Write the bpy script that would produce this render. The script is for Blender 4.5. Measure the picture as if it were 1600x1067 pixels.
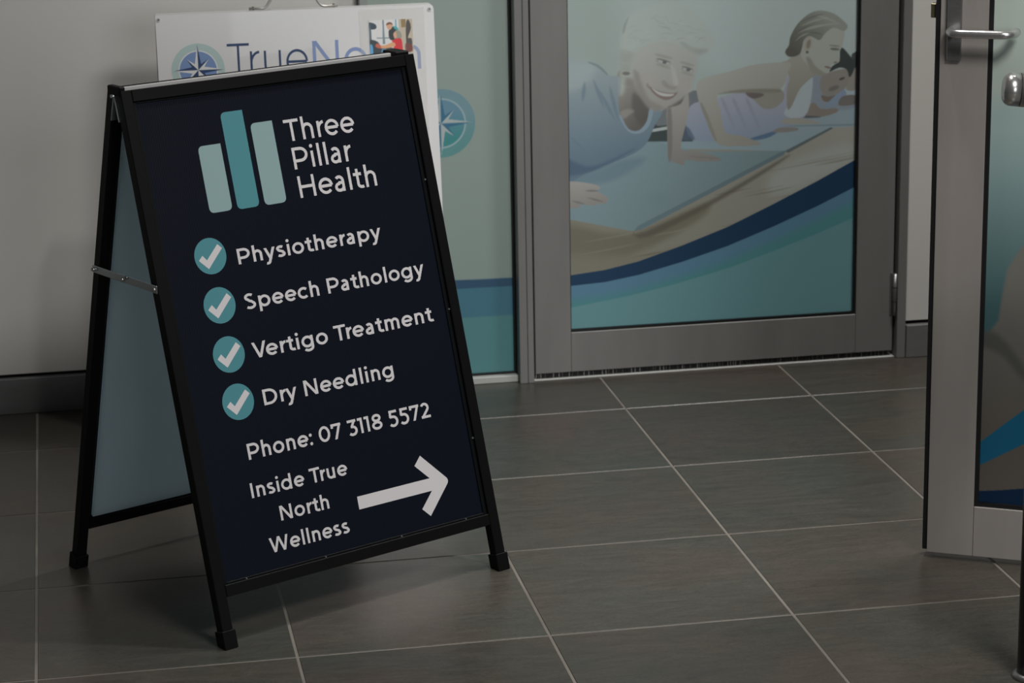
import bpy, bmesh, math, random
import numpy as np
from mathutils import Vector, Matrix

# ---------------------------------------------------------------- camera, world, lights, exposure
scene = bpy.context.scene
for o in list(bpy.data.objects):
    bpy.data.objects.remove(o)
COL = scene.collection

FOCAL_PX, PITCH, YAW, ROLL = 3869.88, 0.2608018, 0.1773087, -0.0188466
CAM = Vector((0.11590, -5.39961, 1.64353))
_f = Vector((math.sin(YAW) * math.cos(PITCH), math.cos(YAW) * math.cos(PITCH), -math.sin(PITCH)))
_r0 = Vector((math.cos(YAW), -math.sin(YAW), 0)); _u0 = _r0.cross(_f)
CAM_R = _r0 * math.cos(ROLL) + _u0 * math.sin(ROLL)
CAM_U = -_r0 * math.sin(ROLL) + _u0 * math.cos(ROLL)
CAM_F = _f
cam_data = bpy.data.cameras.new('camera'); cam = bpy.data.objects.new('camera', cam_data); COL.objects.link(cam)
cam_data.sensor_width = 36.0; cam_data.lens = FOCAL_PX / 1600 * 36.0
cam_data.clip_start = 0.05; cam_data.clip_end = 100
cam.matrix_world = Matrix(((CAM_R.x, CAM_U.x, -CAM_F.x, CAM.x), (CAM_R.y, CAM_U.y, -CAM_F.y, CAM.y),
                           (CAM_R.z, CAM_U.z, -CAM_F.z, CAM.z), (0, 0, 0, 1)))
cam_data.dof.use_dof = True; cam_data.dof.focus_distance = 4.45; cam_data.dof.aperture_fstop = 9.0
scene.camera = cam

world = bpy.data.worlds.new('world'); scene.world = world; world.use_nodes = True
world.node_tree.nodes['Background'].inputs[0].default_value = (0.95, 0.97, 1.0, 1)
world.node_tree.nodes['Background'].inputs[1].default_value = 0.018

def area_lamp(name, loc, target, size, energy, color=(1, 0.97, 0.93), shape='DISK', size_y=None, spread=math.pi):
    d = bpy.data.lights.new(name, 'AREA'); d.shape = shape; d.size = size; d.energy = energy; d.color = color; d.spread = spread
    if size_y: d.size_y = size_y
    o = bpy.data.objects.new(name, d); COL.objects.link(o); o.location = loc
    o.rotation_euler = (Vector(target) - Vector(loc)).to_track_quat('-Z', 'Y').to_euler()
    return o
# recessed ceiling downlights of the foyer (ceiling 3 m) and daylight from the street side, behind the camera
area_lamp('downlight_over_sign', (1.268, -1.024, 3.0), (1.268, -1.024, 0), 0.10, 6.4, spread=math.radians(95))
area_lamp('downlight_by_door', (2.35, -0.75, 3.0), (2.30, -0.70, 0), 0.50, 15.5, spread=math.radians(110))
area_lamp('downlight_by_entrance', (1.80, -3.7, 3.0), (1.80, -3.7, 0), 1.10, 76.0)
area_lamp('daylight_from_street', (2.6, -9.5, 2.2), (0.7, -0.8, 0.6), 3.0, 96.0, (0.95, 0.98, 1.0), 'RECTANGLE', 2.2)

scene.view_settings.view_transform = 'Standard'; scene.view_settings.look = 'None'
scene.view_settings.exposure = 0.09; scene.view_settings.gamma = 1.0; scene.view_settings.use_curve_mapping = False

# ---------------------------------------------------------------- measuring helpers
def ray(px, py):
    return CAM_F + CAM_R * ((px - 800) / FOCAL_PX) - CAM_U * ((py - 533.5) / FOCAL_PX)
def on_plane(px, py, p0, n):
    d = ray(px, py); p0 = Vector(p0); n = Vector(n)
    return CAM + d * (((p0 - CAM).dot(n)) / d.dot(n))

# ---------------------------------------------------------------- materials
def lin(c):
    c = c / 255.0
    return c / 12.92 if c <= 0.04045 else ((c + 0.055) / 1.055) ** 2.4
def rgb(r, g, b): return (lin(r), lin(g), lin(b), 1)
MATS = {}
def mat(name, color, rough=0.5, metal=0.0, spec=0.5, coat=0.0, noise=None, bump=None):
    """noise = (scale, amount, (sx, sy, sz)) varies the colour; bump = (scale, strength)"""
    m = bpy.data.materials.new(name); m.use_nodes = True; nt = m.node_tree; b = nt.nodes['Principled BSDF']
    b.inputs['Base Color'].default_value = color; b.inputs['Roughness'].default_value = rough
    b.inputs['Metallic'].default_value = metal; b.inputs['Specular IOR Level'].default_value = spec
    b.inputs['Coat Weight'].default_value = coat
    tc = nt.nodes.new('ShaderNodeTexCoord')
    if noise:
        mp = nt.nodes.new('ShaderNodeMapping'); mp.inputs['Scale'].default_value = noise[2]
        nt.links.new(tc.outputs['Object'], mp.inputs['Vector'])
        n = nt.nodes.new('ShaderNodeTexNoise'); n.inputs['Scale'].default_value = noise[0]; n.inputs['Detail'].default_value = 5
        nt.links.new(mp.outputs[0], n.inputs['Vector'])
        r = nt.nodes.new('ShaderNodeValToRGB')
        a = noise[1]; r.color_ramp.elements[0].position = 0.3; r.color_ramp.elements[1].position = 0.7
        r.color_ramp.elements[0].color = tuple(c * (1 - a) for c in color[:3]) + (1,)
        r.color_ramp.elements[1].color = tuple(min(1, c * (1 + a)) for c in color[:3]) + (1,)
        nt.links.new(n.outputs['Fac'], r.inputs[0]); nt.links.new(r.outputs[0], b.inputs['Base Color'])
    if bump:
        n2 = nt.nodes.new('ShaderNodeTexNoise'); n2.inputs['Scale'].default_value = bump[0]; n2.inputs['Detail'].default_value = 3
        nt.links.new(tc.outputs['Object'], n2.inputs['Vector'])
        bp = nt.nodes.new('ShaderNodeBump'); bp.inputs['Strength'].default_value = bump[1]; bp.inputs['Distance'].default_value = 0.002
        nt.links.new(n2.outputs['Fac'], bp.inputs['Height']); nt.links.new(bp.outputs[0], b.inputs['Normal'])
    MATS[name] = m
    return m

mat('wall_paint', (0.82, 0.805, 0.77, 1), 0.55, noise=(1.2, 0.03, (1, 1, 1)), bump=(260, 0.05))
mat('skirting', (0.21, 0.21, 0.215, 1), 0.5, 0.1, noise=(6, 0.08, (1, 1, 6)))
mat('shadow_gap', (0.008, 0.008, 0.008, 1), 0.7)
mat('aluminium', (0.245, 0.243, 0.237, 1), 0.45, 0.12, noise=(3, 0.07, (6, 6, 1)), bump=(900, 0.04))
mat('aluminium_warm', (0.33, 0.305, 0.285, 1), 0.45, 0.12, noise=(3, 0.07, (6, 6, 1)), bump=(900, 0.04))
mat('sill_white', (0.55, 0.56, 0.54, 1), 0.45)
mat('film_plain', (0.43, 0.50, 0.47, 1), 0.38, spec=0.3)
mat('frame_pale', (0.40, 0.42, 0.41, 1), 0.5)
mat('post_dark', (0.022, 0.022, 0.023, 1), 0.35, 0.3)  # stainless post with its dark reflections put into the base colour
mat('gasket', (0.006, 0.006, 0.007, 1), 0.5)
mat('pane_glass', (0.10, 0.13, 0.13, 1), 0.08, spec=0.6)
mat('black_metal', (0.0042, 0.0042, 0.0048, 1), 0.45, 0.0, 0.16, bump=(1200, 0.08))
mat('black_plastic', (0.0035, 0.0035, 0.0038, 1), 0.5, spec=0.15)
mat('black_recess', (0.0045, 0.0055, 0.0065, 1), 0.4, spec=0.2)
mat('zinc', (0.62, 0.66, 0.68, 1), 0.32, 0.9)
mat('zinc_strip', (0.46, 0.46, 0.46, 1), 0.6, 0.1)
mat('stainless', (0.62, 0.62, 0.61, 1), 0.26, 0.85)
mat('chrome_wire', (0.72, 0.70, 0.66, 1), 0.3, 0.45)
mat('stainless_dull', (0.30, 0.30, 0.30, 1), 0.38, 0.85, noise=(40, 0.06, (1, 1, 6)))
mat('brass_dark', (0.16, 0.14, 0.09, 1), 0.4, 0.7)
mat('board_white', (0.80, 0.80, 0.80, 1), 0.35, coat=0.2, bump=(400, 0.05))
mat('ink_white', (0.66, 0.645, 0.66, 1), 0.5)
mat('ink_teal', (0.068, 0.262, 0.305, 1), 0.5)
mat('ink_pale_teal', (0.265, 0.395, 0.405, 1), 0.5)
mat('ink_navy_light', (0.010, 0.048, 0.155, 1), 0.4)
mat('ink_periwinkle', (0.26, 0.36, 0.66, 1), 0.4)
mat('ink_blue', (0.20, 0.32, 0.60, 1), 0.4)
mat('ink_mint', (0.50, 0.66, 0.64, 1), 0.4)
mat('ink_board_white', (0.82, 0.83, 0.83, 1), 0.4)
mat('grout', (0.22, 0.20, 0.175, 1), 0.8, noise=(5, 0.25, (1, 1, 1)))
mat('bristle_dark', (0.010, 0.010, 0.011, 1), 0.7)
mat('bristle_pale', (0.50, 0.50, 0.50, 1), 0.7)

def panel_material():          # navy fluted sheet: fine vertical flutes in the relief
    m = mat('navy_panel', (0.0044, 0.0062, 0.0135, 1), 0.5, spec=0.12)
    nt = m.node_tree; b = nt.nodes['Principled BSDF']; tc = nt.nodes['Texture Coordinate']
    w = nt.nodes.new('ShaderNodeTexWave'); w.wave_type = 'BANDS'; w.bands_direction = 'X'; w.inputs['Scale'].default_value = 70
    w.inputs['Distortion'].default_value = 0.3
    nt.links.new(tc.outputs['Object'], w.inputs['Vector'])
    bp = nt.nodes.new('ShaderNodeBump'); bp.inputs['Strength'].default_value = 0.12; bp.inputs['Distance'].default_value = 0.001
    nt.links.new(w.outputs['Fac'], bp.inputs['Height']); nt.links.new(bp.outputs[0], b.inputs['Normal'])
panel_material()
def rear_sheet_material():      # unprinted fluted plastic lets some daylight through
    m = mat('panel_rear', (0.62, 0.68, 0.74, 1), 0.35, noise=(3, 0.10, (5, 5, 1)))
    nt = m.node_tree; b = nt.nodes['Principled BSDF']; out = nt.nodes['Material Output']
    t = nt.nodes.new('ShaderNodeBsdfTranslucent'); t.inputs[0].default_value = (0.74, 0.88, 0.94, 1)
    mx = nt.nodes.new('ShaderNodeMixShader'); mx.inputs[0].default_value = 0.70
    nt.links.new(b.outputs[0], mx.inputs[1]); nt.links.new(t.outputs[0], mx.inputs[2]); nt.links.new(mx.outputs[0], out.inputs[0])
rear_sheet_material()

def tile_material():
    m = bpy.data.materials.new('floor_tile'); m.use_nodes = True; nt = m.node_tree; b = nt.nodes['Principled BSDF']
    L = nt.links.new
    tc = nt.nodes.new('ShaderNodeTexCoord'); oi = nt.nodes.new('ShaderNodeObjectInfo')
    mul = nt.nodes.new('ShaderNodeVectorMath'); mul.operation = 'SCALE'; mul.inputs['Scale'].default_value = 37.0
    cmb = nt.nodes.new('ShaderNodeCombineXYZ')
    for k in range(3): L(oi.outputs['Random'], cmb.inputs[k])
    L(cmb.outputs[0], mul.inputs[0])
    add = nt.nodes.new('ShaderNodeVectorMath'); add.operation = 'ADD'
    L(tc.outputs['Object'], add.inputs[0]); L(mul.outputs[0], add.inputs[1])
    mp = nt.nodes.new('ShaderNodeMapping'); mp.inputs['Scale'].default_value = (2.2, 10.0, 1.0); L(add.outputs[0], mp.inputs['Vector'])
    n1 = nt.nodes.new('ShaderNodeTexNoise'); n1.inputs['Scale'].default_value = 2.6; n1.inputs['Detail'].default_value = 12
    n1.inputs['Roughness'].default_value = 0.74; n1.inputs['Distortion'].default_value = 2.2; L(mp.outputs[0], n1.inputs['Vector'])
    n2 = nt.nodes.new('ShaderNodeTexNoise'); n2.inputs['Scale'].default_value = 3.0; n2.inputs['Detail'].default_value = 3; L(add.outputs[0], n2.inputs['Vector'])
    r1 = nt.nodes.new('ShaderNodeValToRGB'); r1.color_ramp.elements[0].position = 0.28; r1.color_ramp.elements[1].position = 0.76
    r1.color_ramp.elements[0].color = (0.049, 0.0455, 0.0395, 1); r1.color_ramp.elements[1].color = (0.093, 0.086, 0.075, 1); L(n1.outputs['Fac'], r1.inputs[0])
    r2 = nt.nodes.new('ShaderNodeValToRGB'); r2.color_ramp.elements[0].position = 0.35; r2.color_ramp.elements[1].position = 0.68
    r2.color_ramp.elements[0].color = (0.90, 1.0, 0.96, 1); r2.color_ramp.elements[1].color = (1.16, 0.98, 0.92, 1); L(n2.outputs['Fac'], r2.inputs[0])
    mx = nt.nodes.new('ShaderNodeMix'); mx.data_type = 'RGBA'; mx.blend_type = 'MULTIPLY'; mx.inputs['Factor'].default_value = 1.0
    L(r1.outputs[0], mx.inputs['A']); L(r2.outputs[0], mx.inputs['B'])
    mp3 = nt.nodes.new('ShaderNodeMapping'); mp3.inputs['Scale'].default_value = (60.0, 150.0, 60.0); L(add.outputs[0], mp3.inputs['Vector'])
    n3 = nt.nodes.new('ShaderNodeTexNoise'); n3.inputs['Scale'].default_value = 3.0; n3.inputs['Detail'].default_value = 4; L(mp3.outputs[0], n3.inputs['Vector'])
    g3 = nt.nodes.new('ShaderNodeMapRange'); g3.inputs['From Min'].default_value = 0.25; g3.inputs['From Max'].default_value = 0.75; g3.inputs['To Min'].default_value = 0.74; g3.inputs['To Max'].default_value = 1.26; L(n3.outputs['Fac'], g3.inputs['Value'])
    val = nt.nodes.new('ShaderNodeMapRange'); val.inputs['To Min'].default_value = 0.9; val.inputs['To Max'].default_value = 1.12; L(oi.outputs['Random'], val.inputs['Value'])
    sc = nt.nodes.new('ShaderNodeVectorMath'); sc.operation = 'SCALE'; L(mx.outputs['Result'], sc.inputs[0]); pm = nt.nodes.new('ShaderNodeMath'); pm.operation = 'MULTIPLY'; L(val.outputs[0], pm.inputs[0]); L(g3.outputs[0], pm.inputs[1]); L(pm.outputs[0], sc.inputs['Scale'])
    L(sc.outputs[0], b.inputs['Base Color'])
    rr = nt.nodes.new('ShaderNodeMapRange'); rr.inputs['To Min'].default_value = 0.24; rr.inputs['To Max'].default_value = 0.40; L(n1.outputs['Fac'], rr.inputs['Value']); L(rr.outputs[0], b.inputs['Roughness'])
    bp = nt.nodes.new('ShaderNodeBump'); bp.inputs['Strength'].default_value = 0.22; bp.inputs['Distance'].default_value = 0.0015
    L(n1.outputs['Fac'], bp.inputs['Height']); L(bp.outputs[0], b.inputs['Normal'])
    MATS['floor_tile'] = m
tile_material()

def print_material(name, rough=0.35, spec=0.35):
    m = bpy.data.materials.new(name); m.use_nodes = True; nt = m.node_tree; b = nt.nodes['Principled BSDF']
    a = nt.nodes.new('ShaderNodeVertexColor'); a.layer_name = 'print'
    nt.links.new(a.outputs['Color'], b.inputs['Base Color']); b.inputs['Roughness'].default_value = rough
    b.inputs['Specular IOR Level'].default_value = spec
    MATS[name] = m
print_material('printed_film', 0.38, 0.3); print_material('printed_photo', 0.3, 0.3)

def sleeve_material():
    m = bpy.data.materials.new('clear_sleeve'); m.use_nodes = True; nt = m.node_tree; nt.nodes.remove(nt.nodes['Principled BSDF'])
    out = nt.nodes['Material Output']; t = nt.nodes.new('ShaderNodeBsdfTransparent'); d = nt.nodes.new('ShaderNodeBsdfPrincipled')
    d.inputs['Base Color'].default_value = (0.80, 0.78, 0.74, 1); d.inputs['Roughness'].default_value = 0.15
    mx = nt.nodes.new('ShaderNodeMixShader'); mx.inputs[0].default_value = 0.13
    nt.links.new(t.outputs[0], mx.inputs[1]); nt.links.new(d.outputs[0], mx.inputs[2]); nt.links.new(mx.outputs[0], out.inputs[0])
    MATS['clear_sleeve'] = m
sleeve_material()

# ---------------------------------------------------------------- mesh helpers
ident = lambda p: p
def link(name, me, material, parent=None, smooth=False):
    o = bpy.data.objects.new(name, me); COL.objects.link(o)
    if material: me.materials.append(MATS[material])
    if parent: o.parent = parent
    if smooth:
        for p in me.polygons: p.use_smooth = True
    return o
def tag(o, label, cat=None, kind=None, group=None):
    o['label'] = label
    if cat: o['category'] = cat
    if kind: o['kind'] = kind
    if group: o['group'] = group
    return o
def empty(name, loc, rz=0.0):
    o = bpy.data.objects.new(name, None); COL.objects.link(o); o.location = loc; o.rotation_euler = (0, 0, rz); o.empty_display_size = 0.1
    return o
def from_bm(name, bm, material, parent=None, smooth=False):
    me = bpy.data.meshes.new(name); bmesh.ops.recalc_face_normals(bm, faces=bm.faces); bm.to_mesh(me); bm.free()
    return link(name, me, material, parent, smooth)
def add_box(bm, a, b, f=ident, bevel=0.0, seg=1, fix=None):
    (x0, y0, z0), (x1, y1, z1) = a, b
    t = bmesh.new()
    vs = [t.verts.new((x, y, z)) for x in (x0, x1) for y in (y0, y1) for z in (z0, z1)]
    for q in ((0, 1, 3, 2), (4, 6, 7, 5), (0, 4, 5, 1), (2, 3, 7, 6), (0, 2, 6, 4), (1, 5, 7, 3)):
        t.faces.new([vs[i] for i in q])
    if fix:
        for v in vs: v.co = Vector(fix(v.co))
    if bevel: bmesh.ops.bevel(t, geom=t.edges[:], offset=bevel, segments=seg, affect='EDGES', profile=0.6)
    mp = {}
    for v in t.verts: mp[v] = bm.verts.new(f(v.co))
    for fc in t.faces:
        try: bm.faces.new([mp[v] for v in fc.verts])
        except ValueError: pass
    t.free()
def box(name, a, b, material, parent=None, f=ident, bevel=0.0, seg=1, fix=None):
    bm = bmesh.new(); add_box(bm, a, b, f, bevel, seg, fix)
    return from_bm(name, bm, material, parent)
def sweep(bm, path, radius, sides=14, caps=True, f=ident):
    pts = [Vector(p) for p in path]; rings = []
    t0 = (pts[1] - pts[0]).normalized(); nrm = t0.orthogonal().normalized()
    for i, p in enumerate(pts):
        t = ((pts[min(i + 1, len(pts) - 1)] - pts[max(i - 1, 0)])).normalized()
        nrm = (nrm - t * nrm.dot(t)).normalized(); bn = t.cross(nrm)
        r = radius[i] if isinstance(radius, (list, tuple)) else radius
        rings.append([bm.verts.new(f(p + (nrm * math.cos(2 * math.pi * k / sides) + bn * math.sin(2 * math.pi * k / sides)) * r)) for k in range(sides)])
    for a, b in zip(rings, rings[1:]):
        for k in range(sides): bm.faces.new((a[k], a[(k + 1) % sides], b[(k + 1) % sides], b[k]))
    if caps: bm.faces.new(rings[0][::-1]); bm.faces.new(rings[-1])
def tube(name, path, radius, material, parent=None, sides=14, f=ident):
    bm = bmesh.new(); sweep(bm, path, radius, sides, True, f)
    o = from_bm(name, bm, material, parent)
    for p in o.data.polygons: p.use_smooth = len(p.vertices) == 4
    return o
def flat(name, polys, material, parent, f):
    """polys: lists of 2-D points, filled as n-gons; f maps (x, y) to the thing's own space"""
    bm = bmesh.new()
    for pl in polys: bm.faces.new([bm.verts.new(f(p)) for p in pl])
    bm.normal_update(); bmesh.ops.triangulate(bm, faces=bm.faces[:])
    me = bpy.data.meshes.new(name); bm.to_mesh(me); bm.free()
    return link(name, me, material, parent)
def circle(cx, cy, r, n=40, ry=None):
    return [(cx + r * math.cos(2 * math.pi * k / n), cy + (ry or r) * math.sin(2 * math.pi * k / n)) for k in range(n)]
def rounded(pts, radii, n=6):
    out = []
    for i, (p, r) in enumerate(zip(pts, radii)):
        p = Vector(p); a = Vector(pts[i - 1]); b = Vector(pts[(i + 1) % len(pts)])
        if r <= 0: out.append(tuple(p)); continue
        d1 = (a - p).normalized(); d2 = (b - p).normalized(); s = p + d1 * r; e = p + d2 * r
        for k in range(n + 1):
            t = k / n; out.append(tuple(s * (1 - t) ** 2 + p * 2 * t * (1 - t) + e * t ** 2))
    return out

# ---------------------------------------------------------------- lettering: a geometric sans drawn with constant-width strokes
X = 0.745; ASC = 1.055; DESC = -0.27
def arc(cx, cy, rx, ry, a0, a1, n=20):
    return [(cx + rx * math.cos(math.radians(a0 + (a1 - a0) * k / n)), cy + ry * math.sin(math.radians(a0 + (a1 - a0) * k / n))) for k in range(n + 1)]
def ribbon(pts, w):
    P = [Vector(p) for p in pts]; closed = (P[0] - P[-1]).length < 1e-6; quads = []; L = []; R = []
    n = len(P)
    for i in range(n):
        if closed: a = P[i - 1] if i else P[-2]; b = P[i + 1] if i < n - 1 else P[1]
        else: a = P[max(i - 1, 0)]; b = P[min(i + 1, n - 1)]
        d1 = (P[i] - a).normalized() if (P[i] - a).length > 1e-9 else (b - P[i]).normalized()
        d2 = (b - P[i]).normalized() if (b - P[i]).length > 1e-9 else d1
        n1 = Vector((-d1.y, d1.x)); n2 = Vector((-d2.y, d2.x)); m = (n1 + n2).normalized()
        k = min(1 / max(m.dot(n1), 0.35), 2.2); L.append(P[i] + m * (w / 2 * k)); R.append(P[i] - m * (w / 2 * k))
    for i in range(n - 1): quads.append([tuple(L[i]), tuple(R[i]), tuple(R[i + 1]), tuple(L[i + 1])])
    return quads
def diag(x0, y0, x1, y1, w):           # a slanted stroke cut level at both ends
    k = w * math.hypot(x1 - x0, y1 - y0) / abs(y1 - y0)
    return [[(x0 - k / 2, y0), (x0 + k / 2, y0), (x1 + k / 2, y1), (x1 - k / 2, y1)]]
class Strokes(list):                    # keeps strokes apart by a hair so that crossing strokes never share a plane
    n = 0
    def append(self, p): list.append(self, (self.n, p)); self.n += 1
    def extend(self, ps): list.extend(self, [(self.n, p) for p in ps]); self.n += 1
def glyph(c, w):
    """polygons and advance width, cap height = 1"""
    h = w / 2; q = Strokes()
    def st(*p): q.extend(ribbon(list(p), w))
    def cv(p): q.extend(ribbon(p, w))
    def stem(x, y0, y1): q.append([(x - h, y0), (x + h, y0), (x + h, y1), (x - h, y1)])
    def bar(x0, x1, y): q.append([(x0, y - h), (x1, y - h), (x1, y + h), (x0, y + h)])
    b = 0.12                                # side bearing of a straight stem
    rx = 0.385 - h; ry = X / 2 + 0.008 - h; cy = X / 2
    if c == ' ': return [], 0.37
    if c == 'T': bar(0.02, 0.80, 1 - h); stem(0.41, 0, 1 - h); return q, 0.82
    if c == 'H': stem(b + h, 0, 1); stem(0.98 - h, 0, 1); bar(b, 0.98, 0.50); return q, 1.10
    if c == 'I': stem(b + h, 0, 1); return q, 0.24 + w
    if c == 'P':
        stem(b + h, 0, 1); cv([(b, 1 - h), (0.52, 1 - h)] + arc(0.52, 0.655, 0.40 - h, 0.345 - h, 90, -90) + [(b, 0.31 + h)]); return q, 0.97
    if c == 'D':
        stem(b + h, 0, 1); cv([(b, 1 - h), (0.46, 1 - h)] + arc(0.50, 0.5, 0.53 - h, 0.5 - h, 90, -90, 28) + [(b, h)]); return q, 1.11
    if c == 'N': stem(b + h, 0, 1); stem(1.0 - h, 0, 1); q.extend(diag(b + w * 0.62, 1, 1.0 - w * 0.62, 0, w * 0.98)); return q, 1.12
    if c == 'V': q.extend(diag(0.02 + w * 0.55, 1, 0.47, 0, w)); q.extend(diag(0.92 - w * 0.55, 1, 0.47, 0, w)); return q, 0.93
    if c == 'W':
        for x0, x1 in ((0.03 + w * 0.52, 0.385), (0.73, 0.385), (0.73, 1.075), (1.43 - w * 0.52, 1.075)): q.extend(diag(x0, 1, x1, 0, w))
        return q, 1.47
    if c == 'S':
        cv(arc(0.42, 0.755, 0.33 - h, 0.255 - h, 40, 180, 16)[0:] + arc(0.44, 0.745, 0.345 - h, 0.225 - h, 190, 235, 6)[1:] +
           [(0.42, 0.515), (0.52, 0.485)] + arc(0.42, 0.262, 0.365 - h, 0.27 - h, 50, -140, 20)); return q, 0.86
    if c in 'oecdpgbqa':
        pass
    if c == 'o': cv(arc(0.06 + rx + h, cy, rx, ry, 0, 360, 36)); return q, 0.89
    if c == 'e':
        cx = 0.06 + rx + h; cv([(cx - rx, cy), (cx + rx, cy)][::1]); cv(arc(cx, cy, rx, ry, 0, 318, 32)); return q, 0.86
    if c == 'c': cx = 0.06 + rx + h; cv(arc(cx, cy, rx, ry, 45, 315, 30)); return q, 0.77
    if c in 'dpg':
        if c == 'p':
            stem(b + h, DESC, X); cv(arc(b + h + rx, cy, rx, ry, 0, 360, 36)); return q, b + 2 * rx + w + 0.07
        cx = 0.06 + rx + h; cv(arc(cx, cy, rx, ry, 0, 360, 36)); xs = cx + rx
        if c == 'd': stem(xs, 0, ASC)
        else:
            stem(xs, 0.02, X); cv(arc(xs - 0.33 + h * 0.6, 0.03, 0.33 - h * 0.6, 0.30 - h + 0.0, 0, -145, 18))
        return q, xs + h + b
    if c in 'hn':
        stem(b + h, 0, ASC if c == 'h' else X); r = 0.30 - h; cx = b + h + r
        cv(arc(cx, X + 0.008 - h - r, r, r, 180, 0, 20) + [(cx + r, 0)]); return q, cx + r + h + 0.11
    if c == 'm':
        stem(b + h, 0, X); r = 0.285 - h; x0 = b + h
        for k in range(2): cx = x0 + r; cv(arc(cx, X + 0.008 - h - r, r, r, 180, 0, 18) + [(cx + r, 0)]); x0 = cx + r
        return q, x0 + h + 0.11
    if c == 'u':
        r = 0.30 - h; cx = b - 0.01 + h + r; cv([(cx - r, X)] + arc(cx, r + h - 0.008, r, r, 180, 360, 20)); stem(cx + r, 0, X); return q, cx + r + h + b
    if c == 'r':
        stem(b + h, 0, X); cv(arc(b + h + 0.30, X - 0.33 - h + 0.008, 0.30, 0.33, 180, 92, 12)); return q, 0.50
    if c == 'l': stem(b + h, 0, ASC); return q, 0.22 + w
    if c == 'i': stem(b + h, 0, X); q.append(circle(b + h, 0.965, w * 0.62, 18)); return q, 0.22 + w
    if c == 't':
        cv([(0.19 + h, 0.92), (0.19 + h, 0.20)] + arc(0.19 + h + 0.19, 0.195, 0.19, 0.20 - h, 180, 300, 12)); bar(0.04, 0.48, X - h - 0.005); return q, 0.545
    if c == 'y':
        q.extend(diag(0.02 + w * 0.55, X, 0.39, 0.0, w)); x1, y1 = 0.30, -0.16
        q.extend(diag(0.75 - w * 0.55, X, x1, y1, w)); cv([(x1 + 0.02, y1 + 0.03)] + arc(0.165, -0.13, 0.145, 0.14 - h * 0.2, -25, -120, 10)); return q, 0.76
    if c == 's':
        cv(arc(0.335, 0.555, 0.27 - h, 0.198 - h, 38, 190, 14) + [(0.22, 0.435), (0.34, 0.385), (0.46, 0.335)] + arc(0.325, 0.198, 0.30 - h, 0.206 - h, 45, -142, 18)); return q, 0.65
    if c == 'a':
        xs = 0.60 - h; cv(arc(0.335, X - 0.275, 0.265 - h, 0.283 - h, 138, 0, 16) + [(xs, 0)])
        cv([(xs, 0.43 - h * 0.3), (0.33, 0.43 - h * 0.3)] + arc(0.30, 0.212, 0.235 - h, 0.222 - h, 90, 270, 14) + arc(0.34, 0.25, xs - 0.34, 0.26 - h, 270, 350, 8)); return q, 0.73
    if c == ':': q.append(circle(0.15, h * 1.1, w * 0.62, 18)); q.append(circle(0.15, X - h * 1.3, w * 0.62, 18)); return q, 0.31
    if c == '0': cv(arc(0.46, 0.5, 0.40 - h, 0.505 - h, 0, 360, 36)); return q, 0.92
    if c == '7': bar(0.05, 0.76, 1 - h); stem(0.05 + h, 0.72, 1); q.extend(diag(0.76 - w * 0.58, 1 - h, 0.31, 0, w)); return q, 0.79
    if c == '1': bar(0.02, 0.36, 1 - h); stem(0.36 - h, 0, 1); return q, 0.48
    if c == '3':
        bar(0.08, 0.70, 1 - h); q.extend(diag(0.70 - w * 0.7, 1 - h, 0.38, 0.56, w))
        cv([(0.30, 0.56)] + arc(0.39, 0.29, 0.36 - h, 0.30 - h + 0.035, 75, -140, 24)); return q, 0.80
    if c == '8':
        cv(arc(0.44, 0.745, 0.325 - h, 0.262 - h, 0, 360, 30)); cv(arc(0.44, 0.272, 0.375 - h, 0.282 - h, 0, 360, 32)); return q, 0.88
    if c == '5':
        bar(0.14, 0.71, 1 - h); st((0.16 + h, 1), (0.125 + h, 0.56 - h * 0.2)); cv([(0.10 + h, 0.58)] + [(0.34, 0.58)] + arc(0.38, 0.287, 0.375 - h, 0.293 , 90, -140, 24)); return q, 0.81
    if c == '2':
        cv(arc(0.39, 0.68, 0.325 - h, 0.33 - h, 150, -28, 20) + [(0.10 + h, h)]); bar(0.08, 0.77, h); return q, 0.80
    raise KeyError(c)
def lettering(name, text, x0, x1, y, cap, material, parent, f, w=0.165, label=None):
    polys = []; pen = 0.0; prev = ''
    for c in text:
        g, adv = glyph(c, w)
        if prev in 'TV' and c in 'reo': pen -= 0.12
        if prev == 'r' and c in 'ey': pen -= 0.03
        polys += [[(x + pen, yy, n_ * 2.5e-5) for x, yy in pl] for n_, pl in g]; pen += adv; prev = c
    xs = [p[0] for pl in polys for p in pl]; a, b = min(xs), max(xs); k = (x1 - x0) / (b - a)
    o = flat(name, [[(x0 + (px - a) * k, y + py * cap, pz) for px, py, pz in pl] for pl in polys], material, parent, f)
    if label: o['label'] = label
    return o

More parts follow.
